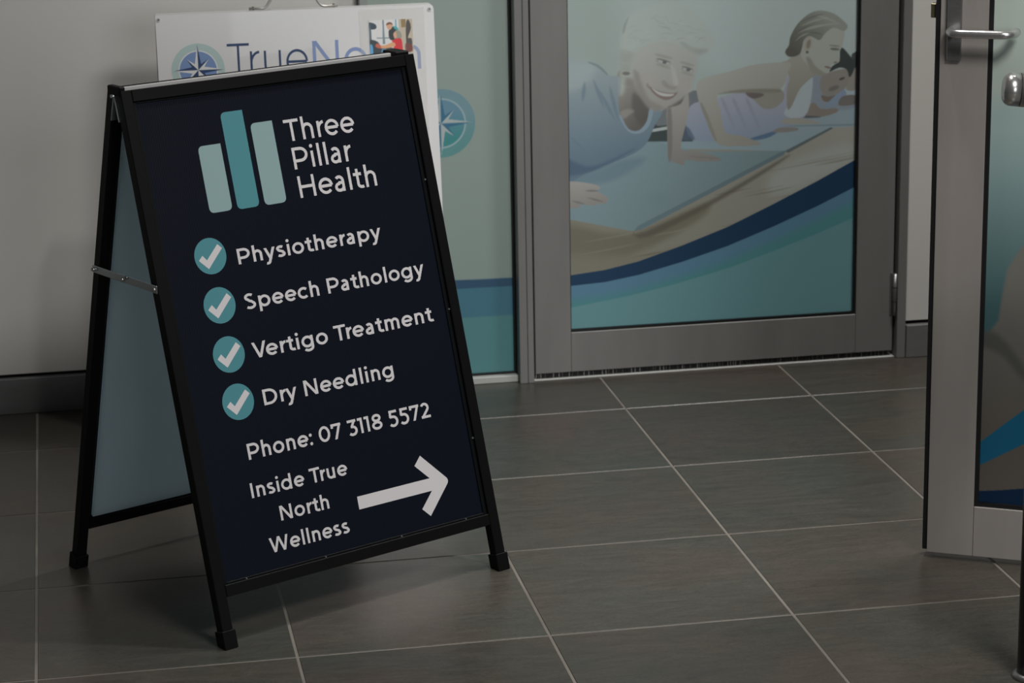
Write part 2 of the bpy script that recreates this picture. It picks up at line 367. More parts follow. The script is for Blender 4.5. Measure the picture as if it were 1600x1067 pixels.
# ---------------------------------------------------------------- printed pictures: coloured sheets painted shape by shape
class Print:
    def __init__(self, nx, ny, u0, u1, v0, v1):
        self.nx, self.ny = nx, ny; self.u = np.linspace(u0, u1, nx); self.v = np.linspace(v0, v1, ny)
        self.U, self.V = np.meshgrid(self.u, self.v); self.C = np.zeros((ny, nx, 3))
    def fill(self, c0, c1=None):
        t = ((self.V - self.v[0]) / (self.v[-1] - self.v[0]))[..., None]
        c0 = np.array(c0, float); c1 = c0 if c1 is None else np.array(c1, float); self.C = c0 * (1 - t) + c1 * t   # c0 at the bottom
    def poly(self, pts, col, soft=0.0015, alpha=1.0, smooth=True, col2=None, axis=None):
        P = np.array(pts, float)
        if smooth and len(P) > 3:                  # closed Catmull-Rom
            n = len(P); o = []
            for i in range(n):
                a, b, c, d = P[i - 1], P[i], P[(i + 1) % n], P[(i + 2) % n]
                for t in (0, 0.34, 0.67):
                    o.append(0.5 * (2 * b + (c - a) * t + (2 * a - 5 * b + 4 * c - d) * t * t + (3 * b - a - 3 * c + d) * t ** 3))
            P = np.array(o)
        lo = P.min(0) - 3 * soft; hi = P.max(0) + 3 * soft
        i0, i1 = np.searchsorted(self.u, [lo[0], hi[0]]); j0, j1 = np.searchsorted(self.v, [lo[1], hi[1]])
        if i1 <= i0 or j1 <= j0: return
        U = self.U[j0:j1, i0:i1]; V = self.V[j0:j1, i0:i1]
        d2 = np.full(U.shape, 1e9); ins = np.zeros(U.shape, bool)
        for k in range(len(P)):
            a = P[k - 1]; b = P[k]; e = b - a; L = e @ e
            if L < 1e-14: continue
            t = np.clip(((U - a[0]) * e[0] + (V - a[1]) * e[1]) / L, 0, 1)
            d2 = np.minimum(d2, (U - a[0] - t * e[0]) ** 2 + (V - a[1] - t * e[1]) ** 2)
            if a[1] != b[1]:
                ins ^= ((a[1] > V) != (b[1] > V)) & (U < (b[0] - a[0]) * (V - a[1]) / (b[1] - a[1]) + a[0])
        sd = np.sqrt(d2) * np.where(ins, 1, -1)
        m = np.clip(sd / (2 * soft) + 0.5, 0, 1); m = (m * m * (3 - 2 * m) * alpha)[..., None]
        c = np.array(col, float)
        if col2 is not None:                        # gradient from axis[0] to axis[1]
            A = np.array(axis[0]); B = np.array(axis[1]); D = B - A
            t = np.clip(((U - A[0]) * D[0] + (V - A[1]) * D[1]) / (D @ D), 0, 1)[..., None]; c = c * (1 - t) + np.array(col2, float) * t
        self.C[j0:j1, i0:i1] = self.C[j0:j1, i0:i1] * (1 - m) + c * m
    def build(self, name, f, material, parent, gain):
        ny, nx = self.ny, self.nx
        co = [f((a, b)) for b in self.v for a in self.u]
        idx = np.arange(nx * ny).reshape(ny, nx)
        faces = np.stack([idx[:-1, :-1], idx[:-1, 1:], idx[1:, 1:], idx[1:, :-1]], -1).reshape(-1, 4)
        me = bpy.data.meshes.new(name); me.from_pydata([tuple(c) for c in co], [], faces.tolist())
        s = np.clip(self.C, 0, 255) / 255.0; L = np.where(s <= 0.04045, s / 12.92, ((s + 0.055) / 1.055) ** 2.4)
        L = np.clip(L * np.array(gain), 0, 0.92)
        at = me.color_attributes.new('print', 'FLOAT_COLOR', 'POINT')
        at.data.foreach_set('color', np.concatenate([L, np.ones((ny, nx, 1))], -1).astype(np.float32).ravel())
        return link(name, me, material, parent)

def compass(pr_or_none, cx, cy, r_long, r_short):
    """dark and light halves of an eight-pointed compass star"""
    out = []
    for k in range(8):
        a = math.radians(45 * k); r = r_long if k % 2 == 0 else r_short; wv = 0.20 * r_long if k % 2 == 0 else 0.16 * r_long
        tip = (cx + r * math.cos(a), cy + r * math.sin(a))
        for s in (-1, 1):
            bb = a + s * math.radians(45); base = (cx + wv * math.cos(bb), cy + wv * math.sin(bb))
            out.append(('long' if k % 2 == 0 else 'short', s, [(cx, cy), base, tip]))
    return [o for o in out if o[0] == 'short'] + [o for o in out if o[0] == 'long']

#==SETTING==
# ================================================================ THE SETTING
T = 0.45; JOINT = 0.005
WALL_Y = 0.31
floor = box('floor', (-2.70, -4.05, -0.06), (4.05, 0.315, -0.0012), 'grout')
tag(floor, 'foyer floor of large dark brown grey tiles with pale grout', 'floor', 'structure')
def tile_mesh(w, d):
    bm = bmesh.new(); c = 0.0012
    add = lambda x, y, z: bm.verts.new((x, y, z))
    lo = [add(*p) for p in ((0, 0, -0.006), (w, 0, -0.006), (w, d, -0.006), (0, d, -0.006))]
    md = [add(*p) for p in ((0, 0, -c), (w, 0, -c), (w, d, -c), (0, d, -c))]
    tp = [add(*p) for p in ((c, c, 0), (w - c, c, 0), (w - c, d - c, 0), (c, d - c, 0))]
    for a, b in ((lo, md), (md, tp)):
        for k in range(4): bm.faces.new((a[k], a[(k + 1) % 4], b[(k + 1) % 4], b[k]))
    bm.faces.new(tp)
    me = bpy.data.meshes.new('tile'); bmesh.ops.recalc_face_normals(bm, faces=bm.faces); bm.to_mesh(me); bm.free()
    me.materials.append(MATS['floor_tile']); return me
TILE = tile_mesh(T - JOINT, T - JOINT); TILE_CUT = tile_mesh(T - JOINT, 0.312 - JOINT / 2)
for j in range(-1, 9):
    for i in range(-6, 9):
        me = TILE_CUT if j == -1 else TILE
        o = bpy.data.objects.new('tile', me); COL.objects.link(o); o.parent = floor
        o.location = (i * T + JOINT / 2, -(j + 1) * T + JOINT / 2, 0.0)

# walls: white panels with a dark shadow gap above a grey skirting
WX = 0.790                                            # where the white wall panel ends and the glazing begins
wall = box('wall_back', (-2.70, WALL_Y, 0.094), (WX, WALL_Y + 0.10, 2.80), 'wall_paint', bevel=0.001)
tag(wall, 'white painted wall left of the glazed sidelight', 'wall', 'structure')
box('shadow_gap', (-2.70, WALL_Y + 0.012, 0.0), (WX, WALL_Y + 0.09, 0.0938), 'shadow_gap', wall)
bb = box('baseboard_left', (-2.70, 0.300, 0.0), (WX, WALL_Y + 0.010, 0.0855), 'skirting', bevel=0.0015)
tag(bb, 'grey metal skirting along the foot of the white wall', 'baseboard', 'structure')
wr = box('wall_right', (2.124, 0.276, 0.092), (4.05, 0.376, 2.80), 'wall_paint', bevel=0.001)
tag(wr, 'white painted wall right of the closed door', 'wall', 'structure')
box('shadow_gap', (2.124, 0.288, 0.0), (4.05, 0.37, 0.0918), 'shadow_gap', wr)
bb = box('baseboard_right', (2.124, 0.264, 0.0), (4.05, 0.287, 0.083), 'skirting', bevel=0.0015)
tag(bb, 'grey metal skirting beside the closed door', 'baseboard', 'structure')
head = box('wall_top', (WX, WALL_Y, 2.16), (2.124, WALL_Y + 0.10, 2.80), 'wall_paint')
tag(head, 'white wall above the door and sidelight', 'wall', 'structure')

def fp(px, py, y):            # a spot measured on the upright plane at depth y -> (x, z)
    p = on_plane(px, py, (0, y, 0), (0, 1, 0)); return (p.x, p.z)
#==SIDELIGHT==
# ---- fixed sidelight
GY = 0.312
win = empty('window_1', (0, 0, 0)); tag(win, 'frosted sidelight with teal film between white wall and closed door', 'window', 'structure')
gl, gr, gb, gt = WX + 0.020, 1.1435, 0.0215, 2.07
box('pane', (gl - 0.006, GY + 0.0015, gb - 0.004), (gr + 0.004, GY + 0.010, gt), 'pane_glass', win)
box('frame_stile', (WX + 0.001, 0.275, 0.0), (gl, GY + 0.04, 2.16), 'frame_pale', win, bevel=0.001)
box('frame_head', (gl, 0.275, gt), (1.150, GY + 0.04, 2.16), 'aluminium', win, bevel=0.001)
sill = box('sill', (gl, 0.286, 0.0), (1.1495, GY + 0.03, 0.0165), 'sill_white', win, bevel=0.0015); sill['label'] = 'pale metal sill'
box('gasket', (gl, GY - 0.008, 0.0167), (gr, GY + 0.001, gb), 'gasket', win)
box('gasket', (gr, GY - 0.008, 0.0167), (1.1495, GY + 0.001, gt), 'gasket', win)
P = Print(200, 520, gl, gr, gb, 0.99)
P.fill((106, 120, 115), (122, 134, 129))
S = lambda x, y: fp(x, y, GY)
def sp(pts): return [S(*p) for p in pts]
P.poly(sp([(560, 450), (690, 439), (740, 437), (810, 433), (810, 640), (560, 640)]), (56, 94, 108), 0.001, smooth=False)
P.poly(sp([(560, 510), (690, 499), (810, 491), (810, 640), (560, 640)]), (68, 108, 110), 0.003, smooth=False)
P.poly(sp([(560, 450), (690, 438), (740, 437), (810, 433), (810, 446), (740, 450), (690, 453), (560, 465)]), (42, 68, 88), 0.001, smooth=False)
ccx, ccz = S(689, 193); cr = 0.0820
P.poly(circle(ccx, ccz, cr), (92, 120, 128), 0.001, col2=(76, 118, 118), axis=((ccx, ccz + 0.02), (ccx, ccz - 0.05)), smooth=False)
P.poly(circle(ccx, ccz, cr * 0.735), (122, 142, 146), 0.001, smooth=False)
P.poly(circle(ccx, ccz, cr * 0.685), (82, 114, 130), 0.001, col2=(54, 112, 112), axis=((ccx, ccz + 0.025), (ccx, ccz - 0.04)), smooth=False)
for kind, s, tri in compass(None, ccx, ccz, cr * 0.92, cr * 0.55):
    P.poly(tri, (52, 90, 112) if (s < 0) == (kind == 'long') else (138, 148, 148), 0.0007, smooth=False)
FILM_GAIN = (2.15, 2.12, 2.15)
P.build('printed_film', lambda p: (p[0], GY, p[1]), 'printed_film', win, FILM_GAIN)
box('plain_film', (gl, GY, 0.9901), (gr, GY + 0.001, gt), 'film_plain', win)
# ---- jamb post between sidelight and door
jamb = empty('trim_1', (1.168, 0.3, 0)); tag(jamb, 'grey aluminium post between sidelight and closed door', 'trim', 'structure')
jl = lambda p: (p[0] - 1.168, p[1] - 0.3, p[2])
box('post_half', (1.150, 0.266, 0.0), (1.1690, 0.36, 2.16), 'aluminium', jamb, jl, 0.0012)
box('post_half', (1.1700, 0.266, 0.0), (1.1845, 0.36, 2.16), 'aluminium', jamb, jl, 0.0012)
box('joint', (1.1690, 0.2675, 0.0), (1.1700, 0.35, 2.16), 'gasket', jamb, jl)
tr = empty('trim_2', (2.11, 0.3, 0)); tag(tr, 'narrow grey aluminium jamb on the hinge side of the closed door', 'trim', 'structure')
tl = lambda p: (p[0] - 2.11, p[1] - 0.3, p[2])
box('jamb_post', (2.1005, 0.268, 0.0), (2.1225, 0.37, 2.16), 'aluminium', tr, tl, 0.001)
box('door_head', (1.1850, 0.268, 2.10), (2.1000, 0.36, 2.16), 'aluminium', tr, tl, 0.001)
#==DOOR1==
# ---- closed door with the printed picture
DY = 0.284                                            # front face of the leaf
door = empty('door_1', (1.19, DY, 0)); tag(door, 'closed aluminium framed glass door printed with women exercising on mats', 'door', 'structure')
dl = lambda p: (p[0] - 1.19, p[1] - DY, p[2])
x0, x1, pl, pr_, pb = 1.1915, 2.0935, 1.2800, 1.9985, 0.1150
zb = 0.0165
box('stile', (x0, DY, zb), (pl, DY + 0.042, 2.095), 'aluminium', door, dl, 0.001)
box('stile', (pr_, DY, zb), (x1, DY + 0.042, 2.095), 'aluminium', door, dl, 0.001)
box('rail', (pl + 0.0004, DY, zb), (pr_ - 0.0004, DY + 0.042, pb), 'aluminium', door, dl, 0.001)
box('rail', (pl + 0.0004, DY, 2.00), (pr_ - 0.0004, DY + 0.042, 2.095), 'aluminium', door, dl, 0.001)
box('gap', (1.1847, DY + 0.006, 0.012), (x0 - 0.0002, DY + 0.03, 2.095), 'gasket', door, dl)
PY = DY + 0.012
box('pane', (pl - 0.004, PY + 0.0015, pb - 0.004), (pr_ + 0.004, PY + 0.010, 2.004), 'pane_glass', door, dl)
g = 0.0065
box('gasket', (pl, PY - 0.008, pb), (pr_, PY + 0.001, pb + g), 'gasket', door, dl)
box('gasket', (pr_ - g, PY - 0.008, pb + g), (pr_, PY + 0.001, 2.0), 'gasket', door, dl)
box('gasket', (pl, PY - 0.008, pb + g), (pl + 0.0022, PY + 0.001, 2.0), 'gasket', door, dl)
P = Print(452, 545, pl + 0.002, pr_ - g, pb + g, 0.985)
CR = {'3': (840, 0, 2.857), '4': (840, 230, 2.857), '8': (880, 0, 2.9655), '7': (1100, 0, 4.638), '0': (0, 0, 1)}
def q(crop, pts):
    a, b, s = CR[crop]; return [fp(a + x / s, b + y / s, PY) for x, y in pts]
def paint(crop, pts, col, soft=0.0016, **k):
    if 'axis' in k: k['axis'] = tuple(q(crop, k['axis']))
    P.poly(q(crop, pts), col, soft, **k)
def blob(crop, cx, cy, rx, ry, ang, col, soft=0.0016, alpha=1.0):
    a = math.radians(ang)
    paint(crop, [(cx + rx * math.cos(t) * math.cos(a) - ry * math.sin(t) * math.sin(a), cy + rx * math.cos(t) * math.sin(a) + ry * math.sin(t) * math.cos(a)) for t in [2 * math.pi * k / 20 for k in range(20)]], col, soft, alpha=alpha, smooth=False)
P.fill((122, 134, 133), (140, 152, 147))
paint('0', [(870, -40), (960, -40), (960, 260), (870, 260)], (124, 136, 128), 0.06, alpha=0.7)
paint('0', [(1090, -30), (1360, -30), (1360, 160), (1200, 130), (1100, 100)], (146, 160, 158), 0.04, alpha=0.6)
# timber floor
paint('0', [(870, 225), (1360, 180), (1360, 530), (870, 530)], (114, 104, 84), 0.002, smooth=False, col2=(136, 130, 118), axis=((900, 400), (1330, 230)))
paint('0', [(880, 352), (980, 366), (1100, 320), (1090, 345), (980, 400), (880, 400)], (100, 88, 66), 0.012, alpha=0.8)
paint('0', [(880, 395), (1000, 400), (1080, 380), (1000, 415), (880, 425)], (112, 100, 80), 0.012, alpha=0.7)
paint('0', [(1220, 260), (1320, 225), (1330, 250), (1240, 300), (1200, 300)], (140, 144, 138), 0.02, alpha=0.7)
random.seed(3)
for k in range(60):
    gx = random.uniform(885, 1330); gy = random.uniform(250, 440); gl_ = random.uniform(30, 110)
    paint('0', [(gx, gy), (gx + gl_ / 2, gy - gl_ * 0.09 - 1.2), (gx + gl_, gy - gl_ * 0.20), (gx + gl_ / 2, gy - gl_ * 0.09 + 1.2)], random.choice(((96, 84, 62), (128, 118, 98), (118, 106, 86))), 0.0018, alpha=0.45)
# far mats
paint('3', [(480, 625), (900, 600), (1190, 520), (1440, 470), (1440, 562), (1305, 572), (1115, 676), (900, 668), (480, 664)], (108, 131, 142), 0.0014, smooth=False, col2=(116, 136, 146), axis=((500, 640), (1400, 520)))
paint('3', [(1308, 568), (1320, 572), (1120, 682), (1100, 676)], (70, 80, 82), 0.001, smooth=False, alpha=0.8)
paint('3', [(1110, 560), (1440, 552), (1440, 560), (1110, 566)], (92, 112, 122), 0.001, smooth=False, alpha=0.7)
# near mat with its shadow
paint('4', [(430, 385), (480, 378), (800, 222), (1110, 40), (1050, 90), (800, 245), (500, 400)], (84, 72, 56), 0.006, alpha=0.75)
paint('4', [(100, -10), (480, -40), (700, 20), (1110, 16), (1098, 30), (470, 366), (420, 374), (300, 352), (100, 315)], (102, 126, 134), 0.0014, smooth=False, col2=(96, 119, 124), axis=((300, 80), (450, 370)))
paint('4', [(1108, 14), (1100, 34), (462, 368), (430, 374), (450, 350), (900, 118), (1080, 24)], (80, 100, 108), 0.0012, smooth=False, alpha=0.85)
paint('8', [(20, 800), (120, 800), (260, 745), (380, 735), (300, 800), (180, 850), (20, 850)], (84, 108, 124), 0.010, alpha=0.8)
# dark trousers and rolled cloth behind
paint('8', [(380, 600), (480, 545), (600, 560), (600, 655), (380, 656)], (58, 64, 62), 0.0016, smooth=False)
paint('8', [(440, 530), (490, 490), (600, 420), (650, 440), (610, 500), (590, 570), (480, 580), (430, 580)], (98, 100, 106), 0.0018)
paint('8', [(400, 600), (485, 585), (485, 600), (400, 614)], (146, 154, 152), 0.001, smooth=False)
# people furthest away
paint('7', [(780, 560), (860, 540), (1000, 640), (1110, 630), (1110, 770), (950, 800), (780, 780)], (112, 122, 136), 0.0016)
paint('7', [(1010, 650), (1110, 640), (1110, 700), (1030, 740)], (132, 150, 158), 0.0016)
paint('7', [(1070, 500), (1110, 480), (1110, 640), (1030, 650), (1040, 580)], (128, 116, 106), 0.0016)
paint('7', [(1070, 400), (1090, 380), (1120, 375), (1120, 480), (1090, 490), (1075, 450)], (66, 64, 60), 0.0014)
paint('7', [(850, 560), (920, 520), (1030, 500), (1055, 550), (1020, 640), (940, 690), (870, 690), (840, 630)], (124, 112, 102), 0.0016)
paint('7', [(910, 520), (930, 480), (980, 440), (985, 370), (1003, 345), (1050, 395), (1090, 450), (1085, 510), (1055, 560), (1035, 505), (980, 490)], (56, 58, 56), 0.0014)
blob('7', 1000, 570, 22, 8, -20, (70, 62, 56)); blob('7', 940, 640, 40, 16, -20, (96, 88, 82), 0.002, 0.8)
paint('7', [(850, 690), (900, 700), (960, 690), (930, 730), (870, 735)], (110, 92, 76), 0.0016)
paint('7', [(940, 760), (1030, 690), (1015, 650), (990, 660), (900, 740), (880, 775)], (104, 122, 148), 0.0014)
paint('7', [(1000, 700), (1100, 690), (1105, 750), (980, 765)], (104, 92, 86), 0.0016)
paint('7', [(730, 850), (750, 770), (800, 745), (850, 790), (960, 785), (960, 815), (860, 845), (800, 850)], (120, 104, 92), 0.0014)
paint('7', [(730, 838), (840, 845), (830, 852), (720, 855)], (60, 66, 78), 0.001, alpha=0.7)
# woman in lavender: trunk, arm, neck, head
paint('3', [(668, 500), (700, 460), (800, 440), (900, 415), (1000, 420), (1080, 440), (1130, 300), (1160, 300), (1170, 400), (1120, 470), (1180, 420), (1222, 335), (1226, 400), (1205, 500), (1160, 545), (1060, 585), (960, 618), (800, 630), (690, 620), (660, 560)], (132, 132, 150), 0.0014, col2=(108, 122, 146), axis=((900, 440), (900, 625)))
paint('3', [(1120, 470), (1170, 420), (1222, 337), (1226, 400), (1205, 500), (1150, 530), (1100, 510)], (140, 149, 156), 0.002)
paint('3', [(660, 560), (700, 615), (690, 625), (640, 625), (600, 600)], (70, 84, 108), 0.003, alpha=0.8)
paint('3', [(940, 622), (1020, 596), (1080, 580), (1040, 610), (980, 625)], (58, 86, 124), 0.002, alpha=0.85)
for xs in (820, 870, 930): paint('3', [(xs, 450), (xs + 14, 448), (xs + 60, 560), (xs + 50, 565)], (118, 116, 138), 0.002, alpha=0.7)
paint('3', [(940, 410), (1080, 400), (1100, 440), (1060, 480), (1010, 485), (970, 450)], (126, 118, 106), 0.0018)
paint('3', [(930, 410), (990, 414), (1010, 425), (970, 440), (940, 430)], (98, 82, 78), 0.002)
paint('7', [(600, 440), (640, 410), (720, 370), (800, 530), (770, 570), (690, 650), (640, 760), (605, 790), (600, 640), (620, 560), (560, 460)], (136, 130, 116), 0.0016, col2=(122, 112, 100), axis=((640, 440), (640, 780)))
paint('3', [(1130, 282), (1050, 280), (950, 292), (850, 322), (750, 345), (712, 375), (716, 440), (745, 520), (785, 620), (825, 650), (900, 652), (985, 648), (985, 634), (910, 606), (838, 590), (818, 500), (802, 425), (860, 412), (950, 412), (1060, 412), (1105, 370), (1118, 320)], (142, 140, 128), 0.0014, col2=(130, 122, 110), axis=((800, 330), (860, 640)))
paint('3', [(806, 420), (900, 400), (1060, 396), (1090, 405), (1060, 414), (950, 415), (860, 416)], (112, 102, 88), 0.003, alpha=0.8)
paint('3', [(725, 460), (745, 520), (785, 615), (800, 625), (770, 540), (740, 470)], (112, 104, 94), 0.002, alpha=0.6)
paint('3', [(1100, 530), (1180, 528), (1255, 545), (1250, 553), (1110, 553), (1090, 545)], (136, 128, 116), 0.0014)
paint('3', [(1050, 590), (1080, 570), (1155, 570), (1160, 582), (1110, 590)], (118, 108, 102), 0.0014)
paint('7', [(1000, 190), (1020, 230), (1010, 300), (998, 345), (975, 385), (983, 440), (960, 460), (925, 468), (915, 500), (893, 535), (850, 550), (800, 535), (740, 460), (700, 400), (715, 330), (740, 270), (820, 230), (900, 190)], (142, 142, 130), 0.0014)
paint('7', [(740, 420), (780, 520), (850, 552), (895, 535), (860, 520), (800, 470), (770, 420)], (120, 112, 98), 0.003, alpha=0.75)
paint('7', [(588, 380), (615, 330), (625, 270), (660, 200), (700, 150), (770, 95), (850, 76), (940, 98), (1010, 150), (1042, 192), (1010, 225), (940, 200), (880, 240), (840, 290), (800, 275), (765, 262), (725, 290), (712, 340), (690, 395), (625, 412)], (122, 124, 112), 0.0016, col2=(84, 78, 66), axis=((880, 120), (640, 360)))
for a, b_ in (((700, 190), (900, 130)), ((740, 220), (980, 170)), ((680, 240), (860, 180)), ((660, 300), (760, 240)), ((800, 110), (990, 180))):
    mx, my = (a[0] + b_[0]) / 2, (a[1] + b_[1]) / 2 - 18
    paint('7', [a, (mx, my), b_, (mx, my + 14)], (146, 144, 130), 0.0014, alpha=0.6)
for a, b_ in (((650, 250), (790, 180)), ((700, 160), (870, 100)), ((640, 340), (720, 260)), ((760, 240), (860, 250))):
    mx, my = (a[0] + b_[0]) / 2, (a[1] + b_[1]) / 2 - 14
    paint('7', [a, (mx, my), b_, (mx, my + 12)], (88, 82, 70), 0.0014, alpha=0.6)
blob('7', 625, 375, 34, 36, 0, (86, 74, 64), 0.002, 0.7)
blob('7', 752, 318, 30, 58, 12, (140, 134, 118), 0.0012); blob('7', 758, 320, 14, 34, 12, (112, 98, 84), 0.0018, 0.8); blob('7', 748, 378, 10, 9, 0, (80, 72, 64), 0.001)
blob('7', 948, 356, 34, 9, 4, (92, 84, 74), 0.0014, 0.9); blob('7', 945, 332, 40, 6, 6, (110, 102, 88), 0.0014, 0.8)
blob('7', 952, 452, 14, 7, -10, (112, 96, 84), 0.0012, 0.9); blob('7', 898, 488, 26, 7, 14, (112, 84, 76), 0.0012, 0.95)
# woman in front: far arm, shirt, neck, head, hand
paint('8', [(482, 500), (540, 478), (560, 450), (578, 432), (583, 500), (565, 590), (545, 685), (590, 700), (680, 715), (732, 740), (700, 748), (620, 748), (566, 742), (560, 766), (530, 758), (488, 738), (484, 700), (482, 600)], (138, 130, 122), 0.0013, col2=(118, 108, 102), axis=((520, 500), (530, 760)))
paint('8', [(482, 500), (500, 500), (506, 640), (500, 735), (486, 730)], (104, 94, 88), 0.003, alpha=0.7)
for dx in (0, 45, 90): paint('8', [(590 + dx, 722 + dx * 0.12), (640 + dx * 0.9, 728), (640 + dx * 0.9, 731), (590 + dx, 726 + dx * 0.12)], (104, 94, 90), 0.001, alpha=0.6)
paint('8', [(480, 495), (545, 460), (560, 445), (545, 480), (500, 496)], (86, 68, 62), 0.002, alpha=0.8)
paint('8', [(255, 330), (330, 330), (410, 480), (405, 520), (390, 575), (350, 612), (300, 600), (262, 545), (250, 450)], (124, 114, 104), 0.0016, col2=(92, 82, 76), axis=((300, 420), (385, 560)))
paint('8', [(330, 430), (400, 500), (398, 545), (385, 570), (360, 580), (330, 540), (318, 480)], (84, 72, 66), 0.006, alpha=0.6)
paint('8', [(265, 520), (300, 505), (330, 515), (310, 530), (280, 550)], (140, 128, 118), 0.004, alpha=0.6)
paint('8', [(0, 298), (60, 290), (125, 288), (175, 310), (205, 345), (248, 352), (262, 372), (256, 450), (264, 535), (300, 600), (350, 608), (388, 560), (402, 500), (460, 515), (425, 580), (385, 665), (320, 715), (200, 765), (100, 806), (0, 812)], (122, 134, 138), 0.0014, col2=(80, 102, 122), axis=((120, 330), (170, 740)))
paint('8', [(0, 730), (100, 770), (190, 755), (330, 690), (200, 765), (100, 804), (0, 812)], (60, 80, 108), 0.006, alpha=0.75)
paint('8', [(0, 288), (60, 286), (125, 288), (150, 330), (90, 400), (0, 420)], (134, 146, 146), 0.014, alpha=0.7)
for a, b_ in (((140, 370), (190, 500)), ((170, 420), (240, 560)), ((100, 380), (90, 470)), ((30, 630), (110, 710)), ((215, 400), (255, 560))):
    mx, my = (a[0] + b_[0]) / 2, (a[1] + b_[1]) / 2
    paint('8', [a, (mx + 9, my), b_, (mx - 9, my)], (84, 104, 122), 0.003, alpha=0.65)
paint('8', [(120, 286), (165, 302), (205, 340), (200, 346), (160, 312), (118, 292)], (98, 108, 112), 0.0014, alpha=0.7)
paint('8', [(388, 560), (402, 500), (418, 505), (400, 580), (355, 618), (300, 608), (262, 545), (268, 535), (302, 596), (350, 604)], (112, 134, 152), 0.001, alpha=0.8)
paint('8', [(262, 360), (262, 250), (272, 150), (300, 80), (380, 35), (500, 8), (600, 45), (660, 110), (700, 190), (690, 225), (640, 250), (600, 262), (560, 300), (420, 300), (340, 320), (325, 360), (290, 365), (285, 420), (262, 440)], (146, 153, 145), 0.008, alpha=0.85)
paint('8', [(262, 240), (266, 350), (300, 350), (322, 300), (340, 250), (300, 235)], (132, 132, 121), 0.008, alpha=0.6)
paint('8', [(545, 195), (600, 222), (668, 228), (645, 250), (600, 250), (560, 225)], (120, 124, 114), 0.007, alpha=0.55)
paint('8', [(275, 150), (283, 110), (303, 80), (294, 108), (283, 150)], (108, 116, 112), 0.003, alpha=0.6)
random.seed(11)
for k in range(46):                        # faint strands
    t = random.random(); a_ = (290 + 330 * t + random.uniform(-20, 20), 60 + 150 * abs(t - 0.5) + random.uniform(0, 120)); b_ = (a_[0] + random.uniform(20, 70), a_[1] + random.uniform(-28, 30))
    mx, my = (a_[0] + b_[0]) / 2, (a_[1] + b_[1]) / 2 - 9
    c_ = random.choice(((130, 137, 128), (152, 158, 150), (136, 140, 128)))
    paint('8', [a_, (mx, my), b_, (mx, my + 5)], c_, 0.0022, alpha=0.5)
for k in range(14):
    y_ = 240 + 12 * k; paint('8', [(264, y_), (290 + random.uniform(-6, 14), y_ + 6), (318, y_ + random.uniform(-4, 14)), (288, y_ + 9)], random.choice(((122, 122, 112), (146, 148, 138))), 0.003, alpha=0.3)
paint('8', [(330, 250), (400, 200), (500, 190), (570, 225), (615, 252), (620, 300), (604, 370), (570, 440), (500, 492), (430, 512), (392, 492), (352, 430), (325, 370), (318, 300)], (146, 146, 138), 0.008, col2=(138, 130, 122), axis=((450, 230), (470, 500)))
paint('8', [(325, 330), (352, 430), (392, 492), (430, 512), (470, 500), (400, 460), (370, 400), (350, 340)], (118, 106, 96), 0.006, alpha=0.6)
blob('8', 398, 372, 40, 30, 20, (150, 137, 128), 0.012, 0.5); blob('8', 570, 400, 28, 30, 0, (150, 137, 128), 0.010, 0.5)
for ex, ey, r in ((465, 287, 36), (575, 322, 28)):
    blob('8', ex, ey, r, 12, 16, (126, 120, 112), 0.003, 0.7); blob('8', ex + 2, ey + 2, r * 0.8, 7, 16, (150, 150, 146), 0.0014, 0.8); blob('8', ex + 5, ey + 1, 10, 8, 0, (84, 84, 84), 0.0013, 0.9); blob('8', ex, ey - 8, r * 0.95, 3.5, 16, (98, 92, 86), 0.0013, 0.75)
    blob('8', ex, ey - 26, r * 1.2, 6, 14, (124, 118, 106), 0.003, 0.6); blob('8', ex, ey + 20, r, 5, 16, (128, 116, 106), 0.003, 0.6)
paint('8', [(455, 380), (470, 372), (490, 392), (515, 400), (530, 392), (520, 412), (490, 412), (465, 398)], (122, 108, 100), 0.003, alpha=0.5)
paint('8', [(500, 300), (520, 330), (535, 390), (515, 396), (505, 350)], (156, 152, 142), 0.004, alpha=0.7)
paint('8', [(398, 400), (430, 416), (470, 428), (510, 432), (530, 428), (510, 452), (475, 464), (440, 450), (412, 426)], (122, 96, 90), 0.0018)
paint('8', [(408, 405), (440, 424), (480, 434), (515, 436), (498, 446), (465, 446), (435, 434)], (158, 156, 150), 0.0014)
paint('8', [(390, 385), (400, 400), (396, 412), (384, 396)], (120, 104, 96), 0.002, alpha=0.6)
blob('8', 292, 340, 18, 8, 0, (96, 90, 80), 0.0016, 0.8)
paint('8', [(10, 850), (100, 846), (165, 862), (168, 878), (150, 884), (190, 905), (208, 922), (196, 942), (160, 944), (145, 952), (110, 950), (78, 944), (82, 958), (55, 964), (10, 955)], (140, 130, 122), 0.0013, col2=(124, 112, 104), axis=((80, 850), (90, 960)))
for p0_, p1_ in (((100, 884), (165, 884)), ((110, 915), (190, 936)), ((40, 930), (100, 946))):
    mx, my = (p0_[0] + p1_[0]) / 2, (p0_[1] + p1_[1]) / 2
    paint('8', [p0_, (mx, my - 5), p1_, (mx, my + 5)], (100, 90, 86), 0.0012, alpha=0.7)
paint('8', [(400, 905), (470, 900), (490, 930), (460, 955), (410, 945)], (92, 116, 124), 0.012, alpha=0.5)
# the picture is printed pale and greyish
_l = P.C.mean(-1, keepdims=True); P.C = np.clip(_l + (P.C - _l) * 0.60 + np.array((-3.0, 3.0, 4.0)), 0, 255)
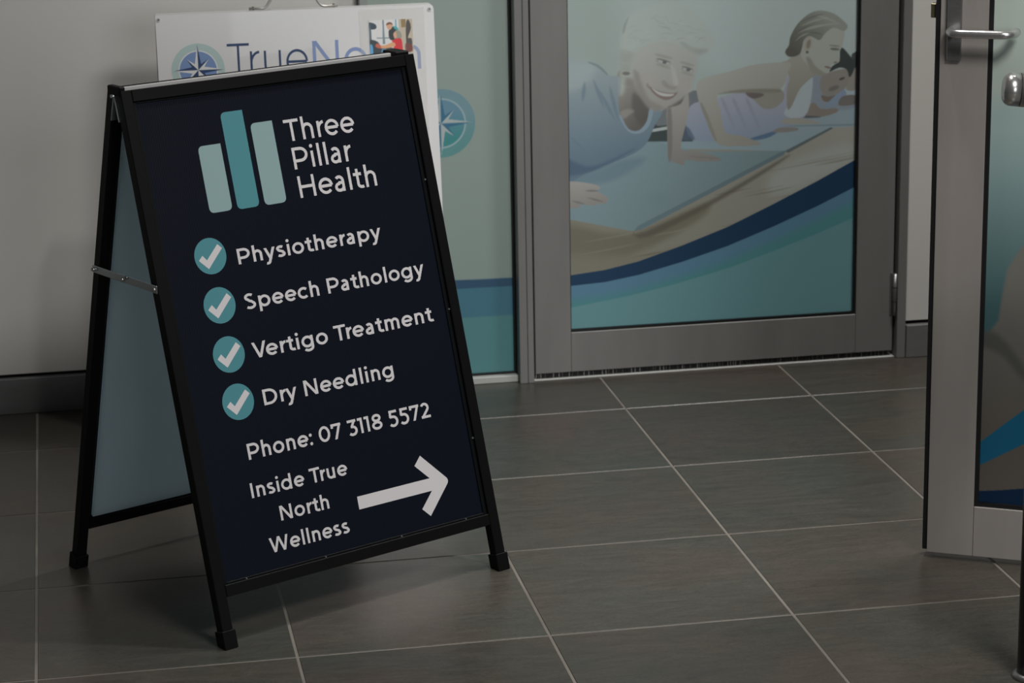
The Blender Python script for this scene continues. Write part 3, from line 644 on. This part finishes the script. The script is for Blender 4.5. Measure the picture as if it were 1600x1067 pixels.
# the curved bands along the foot of the print
U1 = [(100, 580), (140, 573), (300, 548), (450, 510), (650, 437), (850, 355), (1050, 255), (1250, 150), (1450, 38)]
U2 = [(100, 627), (140, 620), (300, 602), (450, 570), (650, 510), (850, 440), (1050, 355), (1250, 262), (1450, 160)]
U3 = [(100, 725), (140, 718), (400, 665), (600, 615), (850, 540), (1050, 465), (1250, 385), (1450, 297)]
paint('4', U1 + [(1450, 900), (100, 900)], (26, 49, 71), 0.001, smooth=False)
paint('4', U2 + [(1450, 900), (100, 900)], (73, 107, 127), 0.001, smooth=False)
paint('4', [(x, y + 62) for x, y in U2] + [(1450, 900), (100, 900)], (66, 112, 116), 0.016, smooth=False)
paint('4', U3 + [(1450, 900), (100, 900)], (84, 121, 125), 0.0014, smooth=False)
P.build('printed_film', lambda p: dl((p[0], PY, p[1])), 'printed_film', door, FILM_GAIN)
box('plain_film', (pl + 0.002, PY, 0.9851), (pr_ - g, PY + 0.001, 2.0), 'film_plain', door, dl)
# brush seal, threshold, hinge
random.seed(4)
bm = bmesh.new(); xx = x0 + 0.004
while xx < x1 - 0.012:
    w_ = random.choice((0.0025, 0.004, 0.006, 0.009))
    add_box(bm, (xx, DY + 0.004, 0.004), (xx + w_, DY + 0.008, zb), dl); xx += w_ + random.choice((0.0010, 0.0018, 0.0030))
br = from_bm('brush_seal', bm, 'bristle_dark', door); br['kind'] = 'stuff'; br['label'] = 'black bristle draught seal under the door'
box('seal_carrier', (x0 + 0.002, DY + 0.0082, 0.004), (x1 - 0.008, DY + 0.016, zb + 0.0005), 'bristle_pale', door, dl)
th = box('trim_3', (1.186, DY - 0.0045, -0.0005), (2.099, DY + 0.020, 0.0030), 'sill_white', bevel=0.001); tag(th, 'threshold strip under the closed door, coloured pale for the light leaking beneath', 'threshold', 'structure')  # pale colour stands in for the line of light leaking under the leaf
hg = tube('hinge', [(2.0965, DY - 0.006, 0.108), (2.0965, DY - 0.006, 0.214)], 0.0065, 'stainless_dull', door, 12, dl)
for z in (0.142, 0.178): tube('knuckle_ring', [(2.0965 - 1.19, -0.006, z), (2.0965 - 1.19, -0.006, z + 0.002)], 0.0068, 'gasket', hg, 12)
box('hinge_leaf', (2.085, DY - 0.002, 0.108), (2.0935, DY - 0.0002, 0.214), 'stainless_dull', hg, dl)
#==DOOR2==
# ---- open door at the right
OA = math.radians(-29.67)
d2 = empty('door_2', (1.6806, -1.1186, 0), OA); tag(d2, 'open aluminium framed glass door with pull handle at the right', 'door', 'structure')
# local: x along the leaf, y towards the back, face at y = 0
W2 = 0.90; z0, z1 = 0.012, 2.08
box('stile', (0.0035, 0, z0), (0.0905, 0.042, z1), 'aluminium_warm', d2, bevel=0.001)
box('stile', (W2 - 0.09, 0, z0), (W2, 0.042, z1), 'aluminium_warm', d2, bevel=0.001)
box('rail', (0.0911, 0, z0), (W2 - 0.0906, 0.042, 0.1115), 'aluminium_warm', d2, bevel=0.001)
box('rail', (0.0911, 0, z1 - 0.09), (W2 - 0.0906, 0.042, z1), 'aluminium_warm', d2, bevel=0.001)
es = box('edge_seal', (-0.006, 0.004, z0 + 0.004), (0.0033, 0.036, z1), 'gasket', d2, bevel=0.0015); es['label'] = 'black rubber seal along the door edge'
box('gasket', (0.0906, 0.004, 0.1116), (0.0985, 0.012, z1 - 0.09), 'gasket', d2)
box('gasket', (0.0985, 0.004, 0.1116), (W2 - 0.0906, 0.012, 0.1190), 'gasket', d2)
box('pane', (0.088, 0.0135, 0.108), (W2 - 0.088, 0.024, z1 - 0.087), 'pane_glass', d2)
P = Print(360, 480, 0.0985, W2 - 0.0906, 0.119, 1.12)
ca, sa = math.cos(OA), math.sin(OA)
def dp(px, py):
    n = (sa, -ca, 0); b0 = Vector((1.6806, -1.1186, 0)) - Vector(n) * 0.012; p = on_plane(px, py, b0, n) - Vector((1.6806, -1.1186, 0))
    return (p.x * ca + p.y * sa, p.z)
def dq(pts): return [dp(*p) for p in pts]
P.fill((92, 108, 108), (140, 150, 142))
P.poly(dq([(1500, 160), (2500, 160), (2500, 700), (1500, 560)]), (118, 136, 134), 0.03, smooth=False, col2=(46, 70, 72), axis=(dp(1560, 200), dp(1545, 480)))
P.poly(dq([(1608, 372), (1590, 395), (1574, 420), (1566, 460), (1560, 500), (1548, 516), (1520, 530), (1500, 800), (2500, 900), (2500, 420), (2000, 330), (1760, 300), (1640, 340)]), (86, 87, 82), 0.004, smooth=False, col2=(64, 61, 56), axis=(dp(1590, 400), dp(1560, 700)))
P.poly(dq([(1520, 525), (1552, 518), (1580, 545), (1612, 590), (1600, 595), (1570, 560), (1545, 545), (1520, 540)]), (52, 54, 52), 0.008, alpha=0.7)
P.poly(dq([(1500, 712), (1530, 692), (1570, 662), (1612, 632), (1800, 540), (2500, 330), (2500, 420), (1800, 620), (1612, 688), (1570, 708), (1530, 727), (1500, 742)]), (14, 66, 88), 0.0016, smooth=False)
P.poly(dq([(1500, 768), (1560, 766), (1620, 762), (1760, 752), (2500, 720), (2500, 1000), (1500, 860)]), (8, 26, 46), 0.001, smooth=False)
P.build('printed_film', lambda p: (p[0], 0.012, p[1]), 'printed_film', d2, FILM_GAIN)
box('plain_film', (0.0985, 0.012, 1.1201), (W2 - 0.0906, 0.0133, z1 - 0.09), 'film_plain', d2)
# pull handle: plate, looped bar
ph = box('handle_plate', (0.0175, -0.010, 0.962), (0.0430, -0.0002, 1.17), 'stainless_dull', d2, bevel=0.0012)
R_ = 0.0080
hp = [(0.026, -0.008, 1.0165)] + [(0.026 + 0.022 * (1 - math.cos(t)), -0.026 - 0.022 * math.sin(t), 1.0165) for t in [math.pi / 2 * k / 8 for k in range(9)]]
hp += [(0.1200, -0.048, 1.0165)] + [(0.1200 + 0.022 * math.sin(t), -0.048 + 0.022 * (1 - math.cos(t)), 1.0165) for t in [math.pi / 2 * k / 8 for k in range(1, 9)]]
hp += [(0.142, -0.010, 1.0165)]
tube('lever', hp, R_, 'stainless', ph, 18)
lt = box('latch_tongue', (-0.0165, 0.012, 1.036), (-0.0060, 0.028, 1.062), 'brass_dark', d2, bevel=0.001); lt['label'] = 'dark brass latch tongue'
# the post the open door hangs from, out at the right
hx = 1.6806 + ca * (W2 + 0.008); hy = -1.1186 + sa * (W2 + 0.008)
post = box('trim_4', (hx, hy - 0.03, 0), (hx + 0.06, hy + 0.05, 2.2), 'aluminium', bevel=0.002)
tag(post, 'aluminium hinge post of the open door', 'trim', 'structure')
#==OBJECTS==
# ================================================================ THINGS
# ---- black A-frame sign.  local x along its width, local y towards the back
TH = math.radians(15.2); ST, CT = math.sin(TH), math.cos(TH)
V = 0.569                                             # foot spread
sign = empty('a_frame_sign', (0.3294, -1.2897, 0), math.radians(27.743))
tag(sign, 'black metal A-frame sign with navy panel, white lettering and teal ticks', 'sign')
def front(p): return Vector((p[0], p[1] * ST - p[2] * CT, p[1] * CT + p[2] * ST))      # (u, along the slope, outwards)
def rear(p): a = front(p); return Vector((a.x, V - a.y, a.z))
FW = 0.633; TB = 0.0215; TD = 0.021; TOP = 0.9985
def cut_foot(c): return (c[0], max(c[1], -c[2] * ST / CT) if c[1] < 0.2 else c[1], c[2])
for f, side in ((front, 'front'), (rear, 'rear')):
    for a in (0.0005, FW - TB):
        box('leg', (a, 0.004, -TD), (a + TB, TOP, 0.0), 'black_metal', sign, f, 0.0012, fix=lambda c: (c[0], c[1] if c[1] > 0.2 else 0.006 - c[2] * ST / CT, c[2]))
        fc = box('foot_cap', (a - 0.003, 0.0, -TD - 0.003), (a + TB + 0.003, 0.033, 0.003), 'black_plastic', sign, f, 0.001, fix=lambda c: (c[0], c[1] if c[1] > 0.02 else 0.0004 - c[2] * ST / CT, c[2]))
    box('rail', (TB + 0.0008, TOP - 0.0215, -TD), (FW - TB - 0.0004, TOP, 0.0), 'black_metal', sign, f, 0.0012)
    box('rail', (TB + 0.0008, 0.0905, -TD), (FW - TB - 0.0004, 0.1120, 0.0), 'black_metal', sign, f, 0.0012)
    # recessed retaining lip around the panel
    lipd = -0.0055; pw = 0.0075
    for nm, a, b in (('retainer', (TB + 0.0009, 0.1122, -0.013), (TB + 0.0009 + pw, TOP - 0.0217, lipd)), ('retainer', (FW - TB - 0.0006 - pw, 0.1122, -0.013), (FW - TB - 0.0006, TOP - 0.0217, lipd)),
                     ('retainer', (TB + 0.001 + pw, 0.1122, -0.013), (FW - TB - 0.0007 - pw, 0.1122 + 0.0035, lipd)), ('retainer', (TB + 0.001 + pw, TOP - 0.0217 - 0.003, -0.013), (FW - TB - 0.0007 - pw, TOP - 0.0217, lipd))):
        box(nm, a, b, 'black_recess', sign, f, 0.0006)
PO = -0.0080
panel = box('panel', (TB + 0.009, 0.1160, -0.0115), (FW - TB - 0.0088, TOP - 0.0249, PO), 'navy_panel', sign, front)
panel['label'] = 'navy printed panel'
rp = box('panel', (TB + 0.009, 0.1160, -0.0190), (FW - TB - 0.0088, TOP - 0.0249, PO), 'panel_rear', sign, rear)
rp['label'] = 'rear panel with pale unprinted back'
lift = lambda p: p[2] if len(p) > 2 else 0.0
ink = lambda p: front((p[0], p[1], PO + 0.0003 + lift(p))); ink2 = lambda p: front((p[0], p[1], PO + 0.0005))
for (a, b, s0, s1, m_) in ((0.1369, 0.1842, 0.7630, 0.8840, 'ink_pale_teal'), (0.1950, 0.2414, 0.7618, 0.9382, 'ink_teal'), (0.2528, 0.2996, 0.7612, 0.9116, 'ink_pale_teal')):
    flat('pillar_mark', [rounded([(a, s0), (b, s0), (b, s1), (a, s1)], (0.0105, 0.0105, 0, 0.0105))], m_, panel, ink)
for text, a, b, s, cap, w_ in (('Three', 0.3226, 0.4757, 0.8690, 0.0400, 0.138), ('Pillar', 0.3295, 0.4580, 0.8168, 0.0400, 0.138), ('Health', 0.3306, 0.5022, 0.7638, 0.0400, 0.138),
                               ('Physiotherapy', 0.1760, 0.4900, 0.6645, 0.0280, 0.165), ('Speech Pathology', 0.1734, 0.5712, 0.5823, 0.0280, 0.165),
                               ('Vertigo Treatment', 0.1702, 0.5734, 0.4935, 0.0285, 0.165), ('Dry Needling', 0.1743, 0.4609, 0.4070, 0.0285, 0.165),
                               ('Phone: 07 3118 5572', 0.1220, 0.5262, 0.3176, 0.0288, 0.165),
                               ('Inside True', 0.1136, 0.3218, 0.2495, 0.0268, 0.165), ('North', 0.1645, 0.2693, 0.1974, 0.0266, 0.165), ('Wellness', 0.1311, 0.3031, 0.1450, 0.0268, 0.165)):
    lettering('lettering', text, a, b, s, cap, 'ink_white', panel, ink, w_, 'white lettering')
for s in (0.6884, 0.5992, 0.5100, 0.4238):
    c_ = 0.1213 if s > 0.5 else 0.1220
    flat('tick_disc', [circle(c_, s, 0.0326, 48)], 'ink_teal', panel, ink)
    flat('tick_mark', [[(c_ - 0.0250, s - 0.0050), (c_ - 0.0160, s + 0.0030), (c_ - 0.0085, s - 0.0065), (c_ + 0.0182, s + 0.0190), (c_ + 0.0262, s + 0.0106), (c_ - 0.0077, s - 0.0226)]], 'ink_white', panel, ink2)
flat('arrow', [rounded([(0.3316, 0.2054), (0.3315, 0.1814), (0.4975, 0.1814), (0.4686, 0.1521), (0.4848, 0.1355), (0.5410, 0.1932), (0.4850, 0.2512), (0.4688, 0.2346), (0.4975, 0.2054)],
                       (0, 0, 0, 0, 0, 0.0095, 0, 0, 0))], 'ink_white', panel, ink)
# fixings: small retainer screws, the silver hinge strip, top corner blocks, hinge plates, folding stay
for s in (0.26, 0.51, 0.76):
    tube('screw', [(FW - TB - 0.002, s, -0.006), (FW - TB - 0.002, s, -0.0035)], 0.0016, 'zinc', sign, 8, front)
for u in (0.07, 0.24, 0.41, 0.56):
    tube('screw', [(u, 0.1135, -0.006), (u, 0.1135, -0.0035)], 0.0014, 'zinc', sign, 8, front)
zt = TOP * CT; vf = TOP * ST
hs = box('hinge_strip', (0.012, vf + 0.0145, zt - 0.005), (FW - 0.042, vf + 0.0225, zt + 0.0035), 'zinc_strip', sign, bevel=0.001); hs['label'] = 'silver hinge strip along the top'
tube('hinge_pin', [(0.012, vf + 0.0245, zt + 0.0005), (FW - 0.042, vf + 0.0245, zt + 0.0005)], 0.0042, 'black_metal', sign, 10)
for a, b in ((-0.001, 0.0115), (FW - 0.0415, FW - 0.010)):
    box('corner_block', (a, vf + 0.001, zt - 0.012), (b, V - vf - 0.001, zt + 0.0065), 'black_plastic', sign, bevel=0.002)
ap = V / 2
def vplate(off, n_):
    bm = bmesh.new(); xl = off
    # inverted V of folded strip on the leg sides
    for sg in (1, -1):
        a0 = Vector((xl, ap + 0.0012 * sg, zt - 0.013)); a1 = Vector((xl, ap + 0.0140 * sg, zt - 0.056))
        dirn = (a1 - a0).normalized(); nn = Vector((0, -dirn.z, dirn.y)) * 0.0008
        vs = [Vector((xl + e, 0, 0)) * 0 + p + nn * k + Vector((e, 0, 0)) for e in (-0.0010, 0.020) for p in (a0, a1) for k in (-1, 1)]
        bv = [bm.verts.new(v) for v in vs]
        for qd in ((0, 1, 3, 2), (4, 6, 7, 5), (0, 4, 5, 1), (2, 3, 7, 6), (0, 2, 6, 4), (1, 5, 7, 3)): bm.faces.new([bv[i] for i in qd])
    return from_bm('hinge_plate', bm, 'zinc', sign)
vplate(0.0000, 0); vplate(FW - 0.019, 1)
box('hinge_web', (0.0150, ap - 0.0105, zt - 0.055), (0.0160, ap + 0.0105, zt - 0.036), 'stainless_dull', sign)
tube('hinge_pin', [(-0.006, ap, zt - 0.011), (0.006, ap, zt - 0.011)], 0.0032, 'zinc', sign, 10)
def stay(xo, yf=0.1734):
    o1 = box('stay_bar', (xo - 0.0022, 0.276, 0.6160), (xo - 0.0006, 0.3985, 0.6295), 'zinc', sign, bevel=0.0006)
    o2 = box('stay_bar', (xo - 0.0040, yf - 0.0084, 0.6175), (xo - 0.0024, 0.296, 0.6315), 'zinc', sign, bevel=0.0006)
    for y, z, o in ((0.3913, 0.6228, o1), (0.286, 0.6228, o2), (yf, 0.6245, o2)):
        tube('rivet', [(xo - 0.0075, y, z), (xo - 0.0006, y, z)], 0.0036, 'stainless', o, 12)
    tube('stop_pin', [(xo - 0.0065, 0.270, 0.629), (xo - 0.0024, 0.270, 0.629)], 0.0030, 'stainless_dull', o2, 10)
stay(-0.0002); stay(FW - TB - 0.0010, 0.196)

# ---- white A-board behind it
TBD = math.radians(7.7); SB, CB = math.sin(TBD), math.cos(TBD); BH = 0.9591 / CB
board = empty('white_a_board', (0.314, -BH * SB, 0)); tag(board, 'white folding A-board with blue lettering and wire handle behind the black sign', 'sign')
def bfront(p): return Vector((p[0], (p[1] + BH) * SB - p[2] * CB, (p[1] + BH) * CB + p[2] * SB))       # (x, from the top edge down is negative, outwards)
def bback(p): a = bfront(p); return Vector((a.x, 2 * BH * SB + 0.026 - a.y, a.z))
BW = 0.6077
for nm, f in (('front_sheet', bfront), ('back_sheet', bback)):
    bm = bmesh.new(); out = rounded([(0.0, -BH + 0.002), (BW, -BH + 0.002), (BW, 0.0), (0.0, 0.0)], (0.004, 0.004, 0.012, 0.003))
    a = [bm.verts.new(f((x, y, 0.0))) for x, y in out]; b = [bm.verts.new(f((x, y + (0.0016 if y < -0.5 else 0), -0.010))) for x, y in out]
    bm.faces.new(a); bm.faces.new(b[::-1])
    for k in range(len(a)): bm.faces.new((a[k], b[k], b[(k + 1) % len(a)], a[(k + 1) % len(a)]))
    sh = from_bm(nm, bm, 'board_white', board)
    if nm == 'front_sheet': bsheet = sh
bi = lambda p: bfront((p[0], p[1], 0.0003 + lift(p))); bi2 = lambda p: bfront((p[0], p[1], 0.0005)); bi3 = lambda p: bfront((p[0], p[1], 0.0007)); bi4 = lambda p: bfront((p[0], p[1], 0.0009 + lift(p)))
lettering('lettering', 'True', 0.1504, 0.3256, -0.1385, 0.0705, 'ink_navy_light', bsheet, bi, 0.078, 'thin navy lettering')
lettering('lettering', 'North', 0.3366, 0.5745, -0.1400, 0.0705, 'ink_periwinkle', bsheet, bi, 0.112, 'periwinkle lettering')
cx, cy = 0.0863, -0.1216; flat('emblem_ring', [circle(cx, cy, 0.0575, 56)], 'ink_mint', bsheet, bi)
flat('emblem_rim', [circle(cx, cy, 0.0425, 56)], 'ink_board_white', bsheet, bi2); flat('emblem_disc', [circle(cx, cy, 0.0400, 56)], 'ink_blue', bsheet, bi3)
cs = compass(None, cx, cy, 0.0545, 0.0345)
flat('emblem_star_light', [[(x, y, 4e-5 if k == 'long' else 0.0) for x, y in t] for k, s, t in cs if not ((s < 0) == (k == 'long'))], 'ink_board_white', bsheet, bi4)
flat('emblem_star_dark', [[(x, y, 4e-5 if k == 'long' else 0.0) for x, y in t] for k, s, t in cs if (s < 0) == (k == 'long')], 'ink_navy_light', bsheet, bi4)
for u, s in ((0.0068, -0.0105), (0.5985, -0.0110)):
    sc_ = tube('screw', [(u, s, -0.002), (u, s, 0.0018)], 0.0042, 'stainless_dull', board, 14, bfront); tube('screw_recess', [(u, s, 0.0012), (u, s, 0.0021)], 0.0018, 'gasket', sc_, 8, bfront)
sl = box('clear_sleeve', (0.4420, -0.34, 0.0012), (0.5860, -0.0060, 0.0018), 'clear_sleeve', board, bfront); sl['label'] = 'clear plastic sleeve'
# snapshot in the sleeve
P = Print(84, 66, 0.4632, 0.5590, -0.1050, -0.0302)
P.fill((176, 182, 180), (186, 192, 190))
sx = lambda x: 0.4632 + (x - 1000) / 340 * 0.0958
sz = lambda y: -0.0302 - (y - 155) / 240 * 0.0726
def snap(pts, col, soft=0.0006, **k): P.poly([(sx(x), sz(y)) for x, y in pts], col, soft, **k)
snap([(1230, 150), (1345, 150), (1345, 400), (1230, 400)], (150, 142, 126), smooth=False)
snap([(1105, 150), (1116, 150), (1120, 330), (1100, 330)], (96, 112, 118), smooth=False); snap([(1205, 150), (1214, 150), (1214, 240), (1205, 240)], (70, 120, 140), smooth=False)
snap([(1250, 155), (1288, 155), (1286, 215), (1252, 215)], (112, 94, 60), smooth=False); snap([(1055, 280), (1160, 284), (1160, 292), (1055, 288)], (100, 110, 116), smooth=False)
snap([(1000, 170), (1050, 185), (1055, 215), (1020, 222), (1000, 210)], (40, 50, 62)); snap([(1000, 180), (1012, 180), (1016, 330), (1000, 340)], (58, 76, 88), smooth=False)
snap([(1000, 300), (1060, 310), (1090, 345), (1180, 360), (1180, 395), (1000, 395)], (34, 44, 50)); snap([(1000, 330), (1020, 340), (1020, 400), (1000, 400)], (70, 130, 170)); snap([(1090, 365), (1125, 365), (1130, 398), (1085, 398)], (62, 104, 138), smooth=False)
snap([(1150, 240), (1185, 205), (1220, 225), (1228, 260), (1210, 300), (1160, 300)], (26, 34, 36)); snap([(1185, 205), (1215, 208), (1230, 232), (1205, 228)], (50, 130, 136))
snap([(1135, 190), (1160, 175), (1183, 190), (1178, 215), (1158, 230), (1142, 218)], (170, 130, 106)); snap([(1132, 196), (1145, 176), (1175, 176), (1185, 196), (1165, 188)], (92, 62, 44))
snap([(1190, 255), (1215, 232), (1245, 250), (1250, 290), (1215, 296), (1195, 280)], (120, 118, 106)); snap([(1186, 258), (1206, 246), (1212, 280), (1196, 294)], (178, 132, 108))
snap([(1172, 310), (1210, 294), (1246, 296), (1254, 340), (1248, 396), (1175, 396), (1190, 340)], (168, 24, 34)); snap([(1050, 330), (1110, 340), (1180, 318), (1200, 345), (1140, 360), (1080, 358)], (178, 128, 92)); snap([(1040, 340), (1058, 322), (1082, 338), (1084, 358), (1058, 356)], (156, 74, 58))
snap([(1290, 190), (1310, 160), (1328, 220), (1300, 290), (1330, 300), (1326, 380), (1290, 390), (1284, 320)], (56, 52, 50)); snap([(1280, 330), (1330, 345), (1330, 390), (1280, 390)], (96, 42, 34), alpha=0.8)
P.build('snapshot', lambda p: bfront((p[0], p[1], 0.0022)), 'printed_photo', board, (2.2, 2.2, 2.2))['label'] = 'colour snapshot of two people in a gym'
# wire handle folded up over the top edge
def arcpts(c, a, b, n=6):
    c, a, b = Vector(c), Vector(a), Vector(b); return [tuple(a * (1 - t) ** 2 + c * 2 * t * (1 - t) + b * t * t) for t in [k / n for k in range(n + 1)]]
zt2 = 0.9591; yb = BH * SB + 0.002
hpth = [(0.2030, yb, zt2 + 0.0055), (0.2300, yb, zt2 + 0.0055)] + arcpts((0.2405, yb, zt2 + 0.0055), (0.2330, yb, zt2 + 0.0055), (0.2455, yb, zt2 + 0.0150)) + \
       arcpts((0.2660, yb, zt2 + 0.0480), (0.2600, yb, zt2 + 0.038), (0.278, yb, zt2 + 0.0480)) + arcpts((0.3340, yb, zt2 + 0.0480), (0.322, yb, zt2 + 0.0480), (0.3400, yb, zt2 + 0.038)) + \
       arcpts((0.3600, yb, zt2 + 0.0050), (0.3545, yb, zt2 + 0.0150), (0.3680, yb, zt2 + 0.0050)) + [(0.3970, yb, zt2 + 0.0050)]
hd = tube('wire_handle', hpth, 0.0032, 'chrome_wire', board, 12); hd['label'] = 'bent steel wire handle'
for u in (0.212, 0.388): tube('handle_screw', [(u, yb, zt2 + 0.002), (u, yb, zt2 + 0.0095)], 0.0028, 'brass_dark', hd, 10)

# ---- steel handrail in the right foreground
px_, py_ = 1.6560, -1.7190
rail = empty('handrail', (px_, py_, 0)); tag(rail, 'stainless steel tube handrail on a post at the right edge', 'handrail')
tube('post', [(0, 0, 0.004), (0, 0, 0.985)], 0.0240, 'post_dark', rail, 28)
tube('base_flange', [(0, 0, 0.0), (0, 0, 0.006), (0, 0, 0.010)], [0.032, 0.032, 0.0265], 'stainless_dull', rail, 32)
ax = Vector((0.965, -0.255, -0.06)).normalized(); e0 = Vector((-0.0680, 0.016, 1.002)); RR = 0.0270
tube('rail_tube', [e0 + ax * t for t in (0.017, 0.3, 0.8, 1.3)], RR, 'stainless', rail, 36)
tube('end_cap', [e0 + ax * t for t in (-0.0110, -0.0105, -0.0085, -0.0050, 0.0, 0.0155)], [0.0120, 0.0165, 0.0205, 0.0238, 0.0262, RR * 1.0], 'stainless', rail, 36)
tube('cap_seam', [e0 + ax * t for t in (0.0152, 0.0168)], RR * 0.985, 'gasket', rail, 36)
